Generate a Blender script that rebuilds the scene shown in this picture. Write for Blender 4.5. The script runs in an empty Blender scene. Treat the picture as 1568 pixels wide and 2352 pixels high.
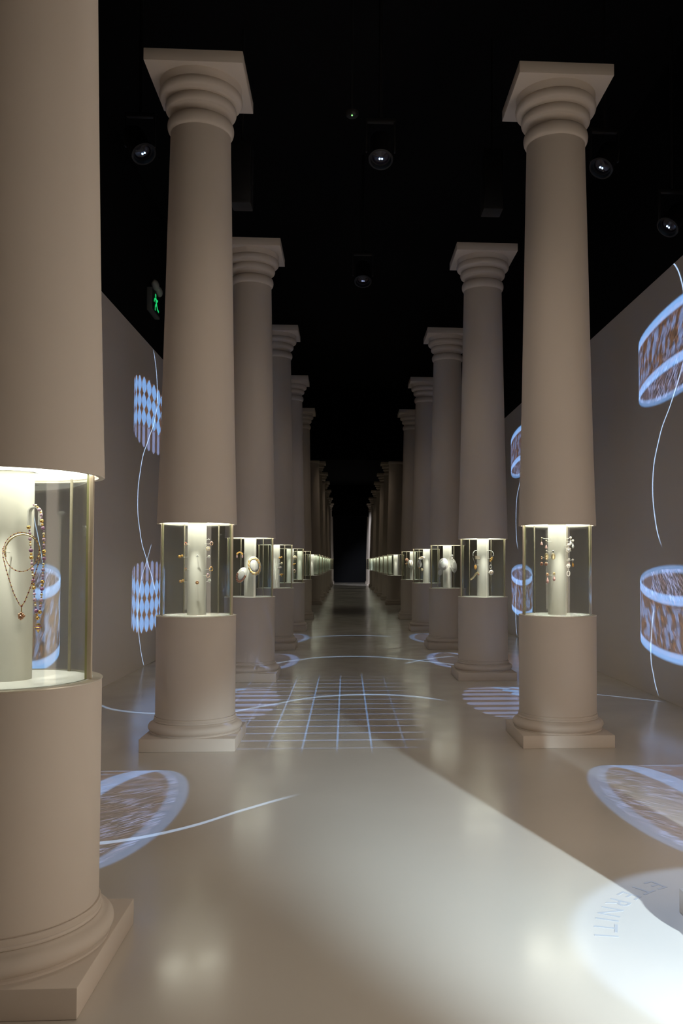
import bpy, bmesh, math, random
from mathutils import Vector, Matrix
random.seed(7)
PI = math.pi
sc = bpy.context.scene
COL = sc.collection
R = math.radians

# ------------------------------------------------------------------ helpers
class MB:
    """collects simple shapes and links them as one mesh object"""
    def __init__(s): s.v = []; s.f = []; s.mi = []
    def add(s, vs, fs, m=0):
        o = len(s.v); s.v += [tuple(v) for v in vs]
        s.f += [tuple(i + o for i in f) for f in fs]; s.mi += [m] * len(fs); return s
    def box(s, x0, x1, y0, y1, z0, z1, bev=0.0, m=0):
        if bev <= 0:
            vs = [(x, y, z) for z in (z0, z1) for y in (y0, y1) for x in (x0, x1)]
            return s.add(vs, [(0, 2, 3, 1), (4, 5, 7, 6), (0, 1, 5, 4), (2, 6, 7, 3), (0, 4, 6, 2), (1, 3, 7, 5)], m)
        bm = bmesh.new(); bmesh.ops.create_cube(bm, size=1.0)
        bmesh.ops.scale(bm, vec=(x1 - x0, y1 - y0, z1 - z0), verts=bm.verts)
        bmesh.ops.translate(bm, vec=((x0 + x1) / 2, (y0 + y1) / 2, (z0 + z1) / 2), verts=bm.verts)
        bmesh.ops.bevel(bm, geom=bm.edges[:], offset=bev, segments=2, affect='EDGES', profile=0.5)
        bm.verts.index_update()
        s.add([v.co[:] for v in bm.verts], [[v.index for v in f.verts] for f in bm.faces], m); bm.free(); return s
    def lathe(s, prof, seg=64, a0=0.0, a1=2 * PI, cap=False, m=0, c=(0, 0, 0)):
        full = abs(a1 - a0 - 2 * PI) < 1e-6
        n = seg if full else seg + 1
        vs = []; fs = []
        for r, z in prof:
            for i in range(n):
                a = a0 + (a1 - a0) * i / seg
                vs.append((c[0] + r * math.cos(a), c[1] + r * math.sin(a), c[2] + z))
        for j in range(len(prof) - 1):
            for i in range(seg):
                k = (i + 1) % n
                fs.append((j * n + i, j * n + k, (j + 1) * n + k, (j + 1) * n + i))
        if cap:
            fs.append(tuple(range(n - 1, -1, -1))); fs.append(tuple(range((len(prof) - 1) * n, len(prof) * n)))
        return s.add(vs, fs, m)
    def tube(s, pts, r, seg=8, closed=False, m=0):
        pts = [Vector(p) for p in pts]; n = len(pts); vs = []; fs = []
        up = Vector((0.123, 0.31, 0.95)).normalized()
        for i, p in enumerate(pts):
            a = pts[(i - 1) % n] if (closed or i > 0) else p
            b = pts[(i + 1) % n] if (closed or i < n - 1) else p
            t = (b - a).normalized()
            x = t.cross(up)
            if x.length < 1e-4: x = t.cross(Vector((1, 0, 0)))
            x.normalize(); y = t.cross(x)
            rr = r[i] if isinstance(r, (list, tuple)) else r
            for k in range(seg):
                q = 2 * PI * k / seg
                vs.append(p + x * (rr * math.cos(q)) + y * (rr * math.sin(q)))
        for i in range(n if closed else n - 1):
            j = (i + 1) % n
            for k in range(seg):
                l = (k + 1) % seg
                fs.append((i * seg + k, i * seg + l, j * seg + l, j * seg + k))
        if not closed:
            fs.append(tuple(range(seg - 1, -1, -1))); fs.append(tuple((n - 1) * seg + k for k in range(seg)))
        return s.add(vs, fs, m)
    def ball(s, c, r, u=12, v=8, m=0, rot=None):
        r = r if isinstance(r, (list, tuple)) else (r, r, r)
        vs = [(0, 0, -1)]; fs = []
        for j in range(1, v):
            t = PI * j / v
            for i in range(u):
                a = 2 * PI * i / u
                vs.append((math.sin(t) * math.cos(a), math.sin(t) * math.sin(a), -math.cos(t)))
        vs.append((0, 0, 1))
        for i in range(u): fs.append((0, 1 + (i + 1) % u, 1 + i))
        for j in range(v - 2):
            for i in range(u):
                k = (i + 1) % u
                fs.append((1 + j * u + i, 1 + j * u + k, 1 + (j + 1) * u + k, 1 + (j + 1) * u + i))
        l = len(vs) - 1
        for i in range(u): fs.append((l, 1 + (v - 2) * u + i, 1 + (v - 2) * u + (i + 1) % u))
        out = []
        for p in vs:
            q = Vector((p[0] * r[0], p[1] * r[1], p[2] * r[2]))
            if rot is not None: q = rot @ q
            out.append(q + Vector(c))
        return s.add(out, fs, m)
    def build(s, name, mat, parent=None, smooth=True, loc=None):
        me = bpy.data.meshes.new(name); me.from_pydata(s.v, [], s.f); me.update()
        for m in (mat if isinstance(mat, (list, tuple)) else [mat]): me.materials.append(m)
        me.polygons.foreach_set('material_index', s.mi)
        if smooth:
            me.polygons.foreach_set('use_smooth', [True] * len(me.polygons))
            me.set_sharp_from_angle(angle=R(38))
        o = bpy.data.objects.new(name, me); COL.objects.link(o)
        if parent: o.parent = parent
        if loc: o.location = loc
        return o

def tag(o, label, cat, group=None, kind=None):
    o['label'] = label; o['category'] = cat
    if group: o['group'] = group
    if kind: o['kind'] = kind
    return o
def thing(name, label, cat, loc=(0, 0, 0), group=None, kind='thing'):
    o = bpy.data.objects.new(name, None); COL.objects.link(o); o.location = loc
    o.empty_display_size = 0.1
    return tag(o, label, cat, group, kind)
def struct(name, mb, mat, label, cat):
    o = mb.build(name, mat, smooth=False); o['kind'] = 'structure'; o['label'] = label; o['category'] = cat; return o

# ------------------------------------------------------------------ node maths
class NT:
    def __init__(s, tree): s.t = tree; s.n = tree.nodes; s.l = tree.links
    def node(s, kind, **kw):
        n = s.n.new(kind)
        for k, v in kw.items(): setattr(n, k, v)
        return n
    def put(s, sock, v):
        if isinstance(v, E): v = v.s
        if isinstance(v, bpy.types.NodeSocket): s.l.new(v, sock)
        else: sock.default_value = v
    def math(s, op, *a, clamp=False):
        n = s.node('ShaderNodeMath', operation=op, use_clamp=clamp)
        for i, x in enumerate(a): s.put(n.inputs[i], x)
        return E(s, n.outputs[0])
    def smooth(s, x, lo, hi, a=0.0, b=1.0):
        n = s.node('ShaderNodeMapRange', interpolation_type='SMOOTHSTEP')
        s.put(n.inputs[0], x); s.put(n.inputs[1], lo); s.put(n.inputs[2], hi); s.put(n.inputs[3], a); s.put(n.inputs[4], b)
        return E(s, n.outputs[0])
    def noise(s, x, y, z=0.0, scale=1.0, detail=2.0, rough=0.5):
        c = s.node('ShaderNodeCombineXYZ')
        for i, q in enumerate((x, y, z)): s.put(c.inputs[i], q)
        n = s.node('ShaderNodeTexNoise'); n.inputs['Scale'].default_value = scale
        n.inputs['Detail'].default_value = detail; n.inputs['Roughness'].default_value = rough
        s.l.new(c.outputs[0], n.inputs['Vector'])
        return E(s, n.outputs[0])
    def curve(s, x, pts):
        """pts: list of (x, y) -> interpolated y, any range"""
        xs = [p[0] for p in pts]; ys = [p[1] for p in pts]
        x0, x1, y0, y1 = min(xs), max(xs), min(ys), max(ys)
        if y1 - y0 < 1e-6: y1 = y0 + 1e-6
        n = s.node('ShaderNodeFloatCurve'); cu = n.mapping.curves[0]
        q = sorted(((a - x0) / (x1 - x0), (b - y0) / (y1 - y0)) for a, b in pts)
        while len(cu.points) < len(q): cu.points.new(0.5, 0.5)
        for p, (a, b) in zip(cu.points, q): p.location = (a, b); p.handle_type = 'AUTO'
        n.mapping.use_clip = False
        n.mapping.update()
        s.put(n.inputs['Value'], (x - x0) * (1 / (x1 - x0)))
        return E(s, n.outputs[0]) * (y1 - y0) + y0
class E:
    def __init__(s, nt, sock): s.nt = nt; s.s = sock
    def __add__(s, o): return s.nt.math('ADD', s, o)
    __radd__ = __add__
    def __sub__(s, o): return s.nt.math('SUBTRACT', s, o)
    def __rsub__(s, o): return s.nt.math('SUBTRACT', o, s)
    def __mul__(s, o): return s.nt.math('MULTIPLY', s, o)
    __rmul__ = __mul__
    def __truediv__(s, o): return s.nt.math('DIVIDE', s, o)
    def __rtruediv__(s, o): return s.nt.math('DIVIDE', o, s)
    def __neg__(s): return s.nt.math('MULTIPLY', s, -1.0)
    def abs(s): return s.nt.math('ABSOLUTE', s)
    def max(s, o): return s.nt.math('MAXIMUM', s, o)
    def min(s, o): return s.nt.math('MINIMUM', s, o)
    def sqrt(s): return s.nt.math('SQRT', s)
    def sin(s): return s.nt.math('SINE', s)
    def cos(s): return s.nt.math('COSINE', s)
    def asin(s): return s.nt.math('ARCSINE', s)
    def pow(s, p): return s.nt.math('POWER', s, p)
    def clamp(s): return s.nt.math('ADD', s, 0.0, clamp=True)
    def fract(s): return s.nt.math('FRACT', s)
    def band(s, w, soft): return s.nt.smooth(s.abs(), max(w - soft, 0.0), w + soft, 1.0, 0.0)
    def above(s, v, soft): return s.nt.smooth(s, v - soft if not isinstance(v, E) else v - soft, v + soft)
    def inside(s, a, b, soft): return (s - a).above(0.0, soft) * (b - s).above(0.0, soft)

# ------------------------------------------------------------------ materials
def new_mat(name):
    m = bpy.data.materials.new(name); m.use_nodes = True
    return m, NT(m.node_tree), m.node_tree.nodes['Principled BSDF']
def simple(name, col, rough=0.5, metal=0.0, spec=0.5, emit=None, estr=0.0, coat=0.0, trans=0.0):
    m, nt, b = new_mat(name)
    b.inputs['Base Color'].default_value = (*col, 1); b.inputs['Roughness'].default_value = rough
    b.inputs['Metallic'].default_value = metal; b.inputs['Specular IOR Level'].default_value = spec
    b.inputs['Coat Weight'].default_value = coat; b.inputs['Transmission Weight'].default_value = trans
    if emit: b.inputs['Emission Color'].default_value = (*emit, 1); b.inputs['Emission Strength'].default_value = estr
    return m
def plaster(name, col, rough, var=0.04, scale=1.2, bump=0.03, spec=0.3):
    m, nt, b = new_mat(name)
    tc = nt.node('ShaderNodeTexCoord')
    n = nt.node('ShaderNodeTexNoise'); n.inputs['Scale'].default_value = scale; n.inputs['Detail'].default_value = 5
    nt.l.new(tc.outputs['Object'], n.inputs['Vector'])
    mix = nt.node('ShaderNodeMix', data_type='RGBA')
    nt.l.new(n.outputs[0], mix.inputs[0])
    mix.inputs[6].default_value = (*[c * (1 - var) for c in col], 1); mix.inputs[7].default_value = (*[min(1, c * (1 + var)) for c in col], 1)
    nt.l.new(mix.outputs[2], b.inputs['Base Color'])
    b.inputs['Roughness'].default_value = rough; b.inputs['Specular IOR Level'].default_value = spec
    n2 = nt.node('ShaderNodeTexNoise'); n2.inputs['Scale'].default_value = 160; n2.inputs['Detail'].default_value = 3
    nt.l.new(tc.outputs['Object'], n2.inputs['Vector'])
    bp = nt.node('ShaderNodeBump'); bp.inputs['Strength'].default_value = bump; bp.inputs['Distance'].default_value = 0.002
    nt.l.new(n2.outputs[0], bp.inputs['Height']); nt.l.new(bp.outputs[0], b.inputs['Normal'])
    return m
M = {}
M['column'] = plaster('painted_plaster', (0.67, 0.595, 0.525), 0.62, 0.025)
M['wall'] = plaster('painted_wall', (0.70, 0.635, 0.58), 0.75, 0.03, 0.7)
M['black'] = simple('black_paint', (0.004, 0.004, 0.0045), 0.9, spec=0.1)
M['black_metal'] = simple('black_metal', (0.008, 0.008, 0.009), 0.5, 0.2)
M['dark_grey'] = simple('dark_grey_plastic', (0.10, 0.11, 0.105), 0.6)
M['white'] = simple('white_lacquer', (0.80, 0.79, 0.72), 0.45, spec=0.3)
M['plaque'] = simple('white_plaque', (0.86, 0.86, 0.82), 0.5, spec=0.3)
M['shelf'] = simple('white_shelf', (0.84, 0.85, 0.82), 0.3, spec=0.4)
M['beige_metal'] = simple('beige_post', (0.62, 0.53, 0.42), 0.4, spec=0.5)
M['rear_rod'] = simple('rear_rod', (0.30, 0.27, 0.20), 0.4)
M['rim'] = simple('champagne_rim', (0.78, 0.71, 0.60), 0.3, 0.4)
M['gold'] = simple('yellow_gold', (0.90, 0.58, 0.20), 0.28, 1.0)
M['pale_gold'] = simple('pale_gold', (0.92, 0.78, 0.50), 0.3, 1.0)
M['rose_gold'] = simple('rose_gold', (0.90, 0.55, 0.38), 0.3, 1.0)
M['old_gold'] = simple('old_gold', (0.50, 0.32, 0.13), 0.4, 0.9)
M['diamond'] = simple('diamond', (0.92, 0.93, 0.95), 0.08, 0.1, 1.0, coat=1.0)
M['pearl'] = simple('pearl', (0.90, 0.84, 0.78), 0.22, 0.0, 0.7, coat=0.6)
M['amethyst'] = simple('amethyst', (0.36, 0.16, 0.33), 0.15, 0.0, 0.8, coat=0.6)
M['lilac'] = simple('lilac_stone', (0.55, 0.36, 0.48), 0.2, 0.0, 0.7, coat=0.5)
M['garnet'] = simple('garnet', (0.26, 0.035, 0.03), 0.15, 0.0, 0.8, coat=0.6)
M['coral'] = simple('coral', (0.62, 0.13, 0.06), 0.25, 0.0, 0.7, coat=0.4)
M['pink'] = simple('pink_stone', (0.80, 0.48, 0.46), 0.2, 0.0, 0.7, coat=0.5)
M['topaz'] = simple('topaz', (0.72, 0.36, 0.08), 0.15, 0.0, 0.8, coat=0.6)
M['pale_green'] = simple('pale_green_stone', (0.62, 0.74, 0.60), 0.2, 0.0, 0.7, coat=0.5)
M['slate'] = simple('dark_stone', (0.10, 0.11, 0.15), 0.2, 0.0, 0.7, coat=0.5)
M['silver'] = simple('silver', (0.82, 0.82, 0.80), 0.25, 1.0)
M['light_panel'] = simple('light_panel', (0.9, 0.9, 0.85), 0.5, emit=(1.0, 0.965, 0.83), estr=4.6)
M['lens'] = simple('lit_lens', (0.02, 0.02, 0.03), 0.1, emit=(0.50, 0.72, 1.0), estr=5.0)
M['lens_dim'] = simple('dim_lens', (0.02, 0.02, 0.03), 0.1, emit=(0.42, 0.5, 0.8), estr=1.2)
M['lens_glass'] = simple('dark_lens_glass', (0.012, 0.010, 0.02), 0.12, spec=0.6)
M['green_lit'] = simple('lit_green_pictogram', (0.02, 0.2, 0.05), 0.5, emit=(0.02, 0.85, 0.22), estr=0.6)
M['green_led'] = simple('green_led', (0.1, 0.4, 0.1), 0.5, emit=(0.35, 1.0, 0.30), estr=1.3)
M['lamp_shell'] = simple('grey_lamp_cover', (0.30, 0.32, 0.29), 0.35)
M['lettering'] = simple('projected_text_grey', (0.46, 0.46, 0.47), 0.5)  # grey stands in for the letter-shaped gaps in projected light
M['far_dark'] = simple('dark_doorway', (0.003, 0.004, 0.008), 0.6, spec=0.2)

# thin clear glass: reflection rises towards grazing, the rest passes straight through
m, nt, b = new_mat('clear_glass')
lw = nt.node('ShaderNodeLayerWeight'); lw.inputs['Blend'].default_value = 0.5
fr = (E(nt, lw.outputs['Facing']).pow(5.0) * 0.9 + 0.022)
tr = nt.node('ShaderNodeBsdfTransparent'); tr.inputs['Color'].default_value = (0.965, 0.985, 0.968, 1)
gl = nt.node('ShaderNodeBsdfGlossy'); gl.inputs['Roughness'].default_value = 0.02
mx = nt.node('ShaderNodeMixShader'); nt.put(mx.inputs[0], fr)
nt.l.new(tr.outputs[0], mx.inputs[1]); nt.l.new(gl.outputs[0], mx.inputs[2])
nt.l.new(mx.outputs[0], nt.n['Material Output'].inputs['Surface']); nt.n.remove(b)
M['glass'] = m
M['glass_edge'] = simple('glass_edge', (0.46, 0.45, 0.22), 0.2, spec=0.6)

# polished resin floor
m, nt, b = new_mat('resin_floor')
tc = nt.node('ShaderNodeTexCoord'); mp = nt.node('ShaderNodeMapping')
nt.l.new(tc.outputs['Object'], mp.inputs[0])
n1 = nt.node('ShaderNodeTexNoise'); n1.inputs['Scale'].default_value = 0.9; n1.inputs['Detail'].default_value = 6
nt.l.new(mp.outputs[0], n1.inputs['Vector'])
mix = nt.node('ShaderNodeMix', data_type='RGBA'); nt.l.new(n1.outputs[0], mix.inputs[0])
mix.inputs[6].default_value = (0.60, 0.555, 0.50, 1); mix.inputs[7].default_value = (0.655, 0.61, 0.555, 1)
nt.l.new(mix.outputs[2], b.inputs['Base Color'])
n2 = nt.node('ShaderNodeTexNoise'); n2.inputs['Scale'].default_value = 2.3; n2.inputs['Detail'].default_value = 8
nt.l.new(mp.outputs[0], n2.inputs['Vector'])
nt.put(b.inputs['Roughness'], nt.smooth(E(nt, n2.outputs[0]), 0.3, 0.7, 0.15, 0.22))
b.inputs['Specular IOR Level'].default_value = 0.5
n3 = nt.node('ShaderNodeTexNoise'); n3.inputs['Scale'].default_value = 5.0; n3.inputs['Detail'].default_value = 3
nt.l.new(mp.outputs[0], n3.inputs['Vector'])
bp = nt.node('ShaderNodeBump'); bp.inputs['Strength'].default_value = 0.06; bp.inputs['Distance'].default_value = 0.004
nt.l.new(n3.outputs[0], bp.inputs['Height']); nt.l.new(bp.outputs[0], b.inputs['Normal'])
M['floor'] = m

# ------------------------------------------------------------------ measures of the hall
XL, XR = -1.213, 1.7575
Y0, S = 3.179, 3.8791
YK = lambda k: Y0 + S * k
WL, WR, WH = -2.83, 3.40, 4.585
CZ = 6.8
YB, YE = -6.0, 67.0
XM = 0.5 * (XL + XR)

struct('floor', MB().box(WL - 0.3, WR + 2.2, YB - 0.2, YE + 0.2, -0.12, 0.0), M['floor'], 'pale polished resin floor running down the aisle', 'floor')
struct('ceiling', MB().box(WL - 0.3, WR + 2.2, YB - 0.2, YE + 0.2, CZ, CZ + 0.1), M['black'], 'black ceiling lost in darkness', 'ceiling')
struct('wall_left', MB().box(WL - 0.2, WL, YB, YE, 0.0, WH), M['wall'], 'taupe side wall behind the left row of columns', 'wall')
struct('wall_left_upper', MB().box(WL - 0.2, WL - 0.02, YB, YE, WH, CZ), M['black'], 'black wall above the left taupe wall', 'wall')
OP0, OP1, OPH = 1.1, 3.9, 2.7       # unseen opening added in the right wall for the side fill light
struct('wall_right', MB().box(WR, WR + 0.2, OP1, YE, 0.0, WH).box(WR, WR + 0.2, YB, OP0, 0.0, WH).box(WR, WR + 0.2, OP0, OP1, OPH, WH), M['wall'], 'taupe side wall behind the right row of columns', 'wall')
struct('wall_right_upper', MB().box(WR + 0.02, WR + 0.2, YB, YE, WH, CZ), M['black'], 'black wall above the right taupe wall', 'wall')
struct('wall_back', MB().box(WL, WR + 2.0, YB - 0.2, YB, 0.0, CZ), M['wall'], 'wall behind the camera', 'wall')
struct('wall_end', MB().box(WL, WR, YE - 0.8, YE - 0.6, 0.0, CZ), M['far_dark'], 'black end of the aisle', 'wall')
struct('wall_outer_right', MB().box(WR + 2.0, WR + 2.2, YB, YE, 0.0, CZ), M['wall'], 'unseen outer wall beyond the added opening', 'wall')  # closes off the space behind the added opening, out of view
struct('trim_1', MB().box(WL, WR, 26.45, 26.75, 4.66, CZ), M['black'], 'black header hanging across the hall past the fifth columns', 'header')
struct('trim_2', MB().box(WL, WR, 58.5, 58.8, 4.66, CZ), M['black'], 'black header hanging across the far end of the hall', 'header')

# ------------------------------------------------------------------ display column
def arc(cx, cz, rx, rz, a0, a1, n=10):
    return [(cx + rx * math.cos(R(a0 + (a1 - a0) * i / n)), cz + rz * math.sin(R(a0 + (a1 - a0) * i / n))) for i in range(n + 1)]
GZ0, GZ1 = 1.030, 1.766
def make_column(label, loc):
    t = thing('display_column', label, 'column', loc, 'display columns')
    SG = 96
    MB().box(-.366, .366, -.366, .366, 0, .1006, .004).build('plinth', M['column'], t)
    prof = [(.20, .1006), (.357, .1006), (.357, .108)] + arc(.330, .146, .0405, .036, -62, 78, 14) + [(.3305, .187), (.3275, .190)] + \
           arc(.3215, .1985, .007, .008, -80, 80, 6) + [(.3225, .2075), (.3225, .209), (.3235, .2105), (.3235, .2265), (.3215, .2285), (.20, .2285)]
    MB().lathe(prof, SG).build('base_moulding', M['column'], t)
    MB().lathe([(.25, .2285), (.314, .2285), (.314, .2305), (.3165, .2325), (.317, .60), (.3175, 1.020), (.3165, 1.0225), (.20, 1.0225)], SG).build('lower_drum', M['column'], t)
    ring = [(.286, 1.0225), (.3185, 1.0225), (.320, 1.0245), (.320, 1.0275), (.3185, 1.029), (.286, 1.029), (.286, 1.0225)]
    MB().lathe(ring, SG).build('rim_ring', M['rim'], t)
    MB().lathe([(.0, 1.0225), (.285, 1.0225), (.285, 1.0300), (.0, 1.0300)], SG).build('shelf', M['shelf'], t)
    MB().lathe([(.0755, 1.030), (.0755, 1.779)], 48).build('core', M['white'], t)
    # glass: two curved panels, meeting at the posts on the aisle and wall sides
    for a in (0, PI):
        g = MB()
        a0, a1 = a + R(3.5), a + PI - R(3.5)
        sg = 48; ri, ro = .272, .280
        vs = []; fs = []; mi = []
        for r in (ri, ro):
            for z in (GZ0, GZ1 + .006):
                for i in range(sg + 1):
                    q = a0 + (a1 - a0) * i / sg; vs.append((r * math.cos(q), r * math.sin(q), z))
        n = sg + 1
        for i in range(sg):
            fs += [(i, n + i, n + i + 1, i + 1), (2 * n + i, 2 * n + i + 1, 3 * n + i + 1, 3 * n + i)]; mi += [0, 0]
            fs += [(i, i + 1, 2 * n + i + 1, 2 * n + i), (n + i, 3 * n + i, 3 * n + i + 1, n + i + 1)]; mi += [1, 1]
        fs += [(0, 2 * n, 3 * n, n), (sg, n + sg, 3 * n + sg, 2 * n + sg)]; mi += [1, 1]
        g.add(vs, fs); g.mi = mi
        g.build('glass_panel', [M['glass'], M['glass_edge']], t)
    for sx in (-1, 1):
        MB().box(sx * .283 - .009, sx * .283 + .009, -.008, .008, GZ0 - .001, GZ1 + .004, .002).build('post', M['beige_metal'], t)
    for sx in (-1, 1):
        q = R(90 - sx * 33)
        MB().lathe([(.006, GZ0), (.006, GZ1 + .01)], 10, c=(.262 * math.cos(q), .262 * math.sin(q), 0)).build('rear_rod', M['rear_rod'], t)
    # shaft with entasis; its hollow foot carries the light panel
    pr = [(.20, 1.800), (.297, 1.800), (.297, 1.7675), (.3165, 1.766), (.3185, 1.768), (.3183, 1.80)]
    zs = [1.766, 2.5, 3.0, 3.58, 4.1, 4.67, 4.98]; rs = [.3183, .2965, .2845, .2725, .262, .250, .2432]
    for i in range(1, 40):
        z = 1.80 + (4.975 - 1.80) * i / 39
        for j in range(len(zs) - 1):
            if zs[j] <= z <= zs[j + 1]:
                pr.append((rs[j] + (rs[j + 1] - rs[j]) * (z - zs[j]) / (zs[j + 1] - zs[j]), z)); break
    MB().lathe(pr, SG).build('shaft', M['column'], t)
    MB().lathe([(.0, 1.781), (.296, 1.781), (.296, 1.79), (.0, 1.79)], 64).build('case_ceiling', M['shelf'], t)
    MB().lathe([(.095, 1.781), (.095, 1.7775), (.288, 1.7775), (.288, 1.781)], 64).build('light_panel', M['light_panel'], t)
    cap = [(.20, 4.975), (.2432, 4.975)] + arc(.2405, 5.035, .029, .056, -80, 80, 14) + [(.236, 5.094), (.2355, 5.118)]
    cap += arc(.2555, 5.118, .020, .028, 180, 100, 6) + arc(.262, 5.188, .027, .040, -78, 62, 12) + [(.274, 5.2255)]
    cap += arc(.296, 5.2265, .018, .020, 180, 105, 6) + arc(.309, 5.289, .0285, .040, -78, 60, 12) + [(.3225, 5.3255), (.329, 5.345), (.3325, 5.388)]
    MB().lathe(cap, SG).build('capital', M['column'], t)
    MB().box(-.385, .385, -.385, .385, 5.388, 5.4834, .003).build('abacus', M['column'], t)
    return t
def copy_thing(src, label, loc):
    c = src.copy(); COL.objects.link(c); c.location = loc; c['label'] = label
    for ch in list(src.children):
        d = ch.copy(); COL.objects.link(d); d.parent = c
    return c
ordinal = {5: 'sixth', 7: 'seventh', 8: 'eighth', 9: 'ninth', 10: 'tenth', 11: 'eleventh', 12: 'twelfth', 14: 'thirteenth', 15: 'fourteenth'}
FAR = {7: 30.33, 8: 34.2, 9: 38.3, 10: 42.4, 11: 47.2, 12: 52.5, 14: 57.4, 15: 61.8}
LBL = {
 ('l', 0): 'nearest beige column of the left row, long bead necklaces in its lit glass case',
 ('r', 0): 'beige column cropped at the right frame edge, only its plinth corner showing',
 ('l', 1): 'second beige column of the left row, small rings and brooches on pins in its case',
 ('r', 1): 'tall beige column with pairs of dangling earrings in its glass case',
 ('l', 2): 'third beige column of the left row, two tilted white ovals in its case',
 ('r', 2): 'beige column whose case holds two white neck bands and a gold horn brooch',
 ('l', 3): 'fourth beige column of the left row, gold brooches beside its white core',
 ('r', 3): 'beige column whose case holds plain white oval plaques without jewellery',
 ('l', 4): 'fifth column of the left row, its case half hidden behind the fourth',
 ('r', 4): 'fifth column of the right row, white bust and cuff in its case',
}
proto = make_column(LBL[('l', 0)], (XL, YK(0), 0))
COLS = {('l', 0): proto}
for k in list(range(0, 6)) + sorted(FAR):
    for side, X in (('l', XL), ('r', XR)):
        if (side, k) == ('l', 0): continue
        lab = LBL.get((side, k)) or '%s column of the %s row counting from the camera, in shadow' % (ordinal[k], 'left' if side == 'l' else 'right')
        COLS[(side, k)] = copy_thing(proto, lab, (X, FAR.get(k, YK(k)), 0))

for (side, k), c in COLS.items():          # small lens-washer in the ceiling of each case, aimed at the foot of the core
    if k > 7: continue
    for sy in (-1, 1) if k < 2 else (-1,):
        l = bpy.data.lights.new('case_downlight', 'SPOT'); l.energy = 15.0; l.color = (1.0, .965, .84); l.spot_size = R(54); l.spot_blend = 1.0; l.shadow_soft_size = .012
        o = bpy.data.objects.new('case_downlight', l); COL.objects.link(o)
        p = Vector((c.location.x, c.location.y + sy * .235, 1.774)); o.location = p
        o.rotation_euler = (Vector((c.location.x, c.location.y + sy * .09, 1.02)) - p).to_track_quat('-Z', 'Y').to_euler()

# ------------------------------------------------------------------ jewellery
def pin(colkey, p, z, foot=None, r=.0016, back=.012):
    """a thin white pin from the core to a jewel, part of that column"""
    t = COLS[colkey]; a = math.atan2(p[1], p[0])
    q = foot or (.074 * math.cos(a), .074 * math.sin(a), z - .006)
    L_ = math.hypot(p[0], p[1]); k_ = max((L_ - back) / L_, .0765 / L_)
    MB().tube([q, (p[0] * k_ * .9, p[1] * k_ * .9, z - .006), (p[0] * k_, p[1] * k_, z)], r, 6).build('display_pin', M['plaque'], t)
def at(colkey, p):
    k = COLS[colkey].location; return (k[0] + p[0], k[1] + p[1], p[2])
def flower(mb, r, n, ball_r, squash=.6, c=(0, 0, 0), m=0):
    for i in range(n):
        a = 2 * PI * i / n
        mb.ball((c[0] + r * math.cos(a), c[1], c[2] + r * math.sin(a)), (ball_r, ball_r * squash, ball_r), 8, 6, m)
    return mb
def brooch(colkey, p, label, gem, metal, size, cat='brooch', group=None, style='flower'):
    o = thing('brooch', label, cat, at(colkey, p), group)
    s = MB()
    if style == 'flower':
        flower(s, size * .62, 7, size * .40)
        MB().ball((0, -size * .35, 0), (size * .42, size * .34, size * .42), 10, 6).build('gem', M[gem], o, smooth=False)
    elif style == 'ring':
        s.tube([(size * .7 * math.cos(2 * PI * i / 20), size * .25 * math.sin(2 * PI * i / 20), -size * .25 + size * .7 * math.sin(2 * PI * i / 20)) for i in range(20)], size * .13, 6, True)
        MB().ball((0, -size * .1, size * .55), (size * .55, size * .45, size * .42), 8, 5).build('gem', M[gem], o, smooth=False)
    elif style == 'trefoil':
        for x, z in ((-.5, -.35), (.5, -.35), (0, .5)): s.ball((x * size, 0, z * size), (size * .36, size * .2, size * .36), 8, 6)
        MB().ball((0, -size * .15, 0), size * .26, 8, 5).build('gem', M[gem], o, smooth=False)
    elif style == 'double':
        flower(s, size * .40, 6, size * .30, c=(-size * .6, 0, -size * .1)); flower(s, size * .34, 6, size * .26, c=(size * .45, 0, size * .2))
        MB().ball((-size * .6, -size * .3, -size * .1), size * .3, 8, 5).build('gem', M[gem], o, smooth=False)
        MB().ball((size * .45, -size * .25, size * .2), size * .25, 8, 5).build('gem', M[gem], o, smooth=False)
    elif style == 'bee':
        s.ball((0, 0, 0), (size * .35, size * .3, size * .75), 10, 8)
        for sx in (-1, 1): MB().ball((sx * size * .55, 0, size * .35), (size * .5, size * .08, size * .28), 8, 6, rot=Matrix.Rotation(-sx * .5, 3, 'Y')).build('wing', M[gem], o)
    s.build('setting', M[metal], o)
    return o

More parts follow.
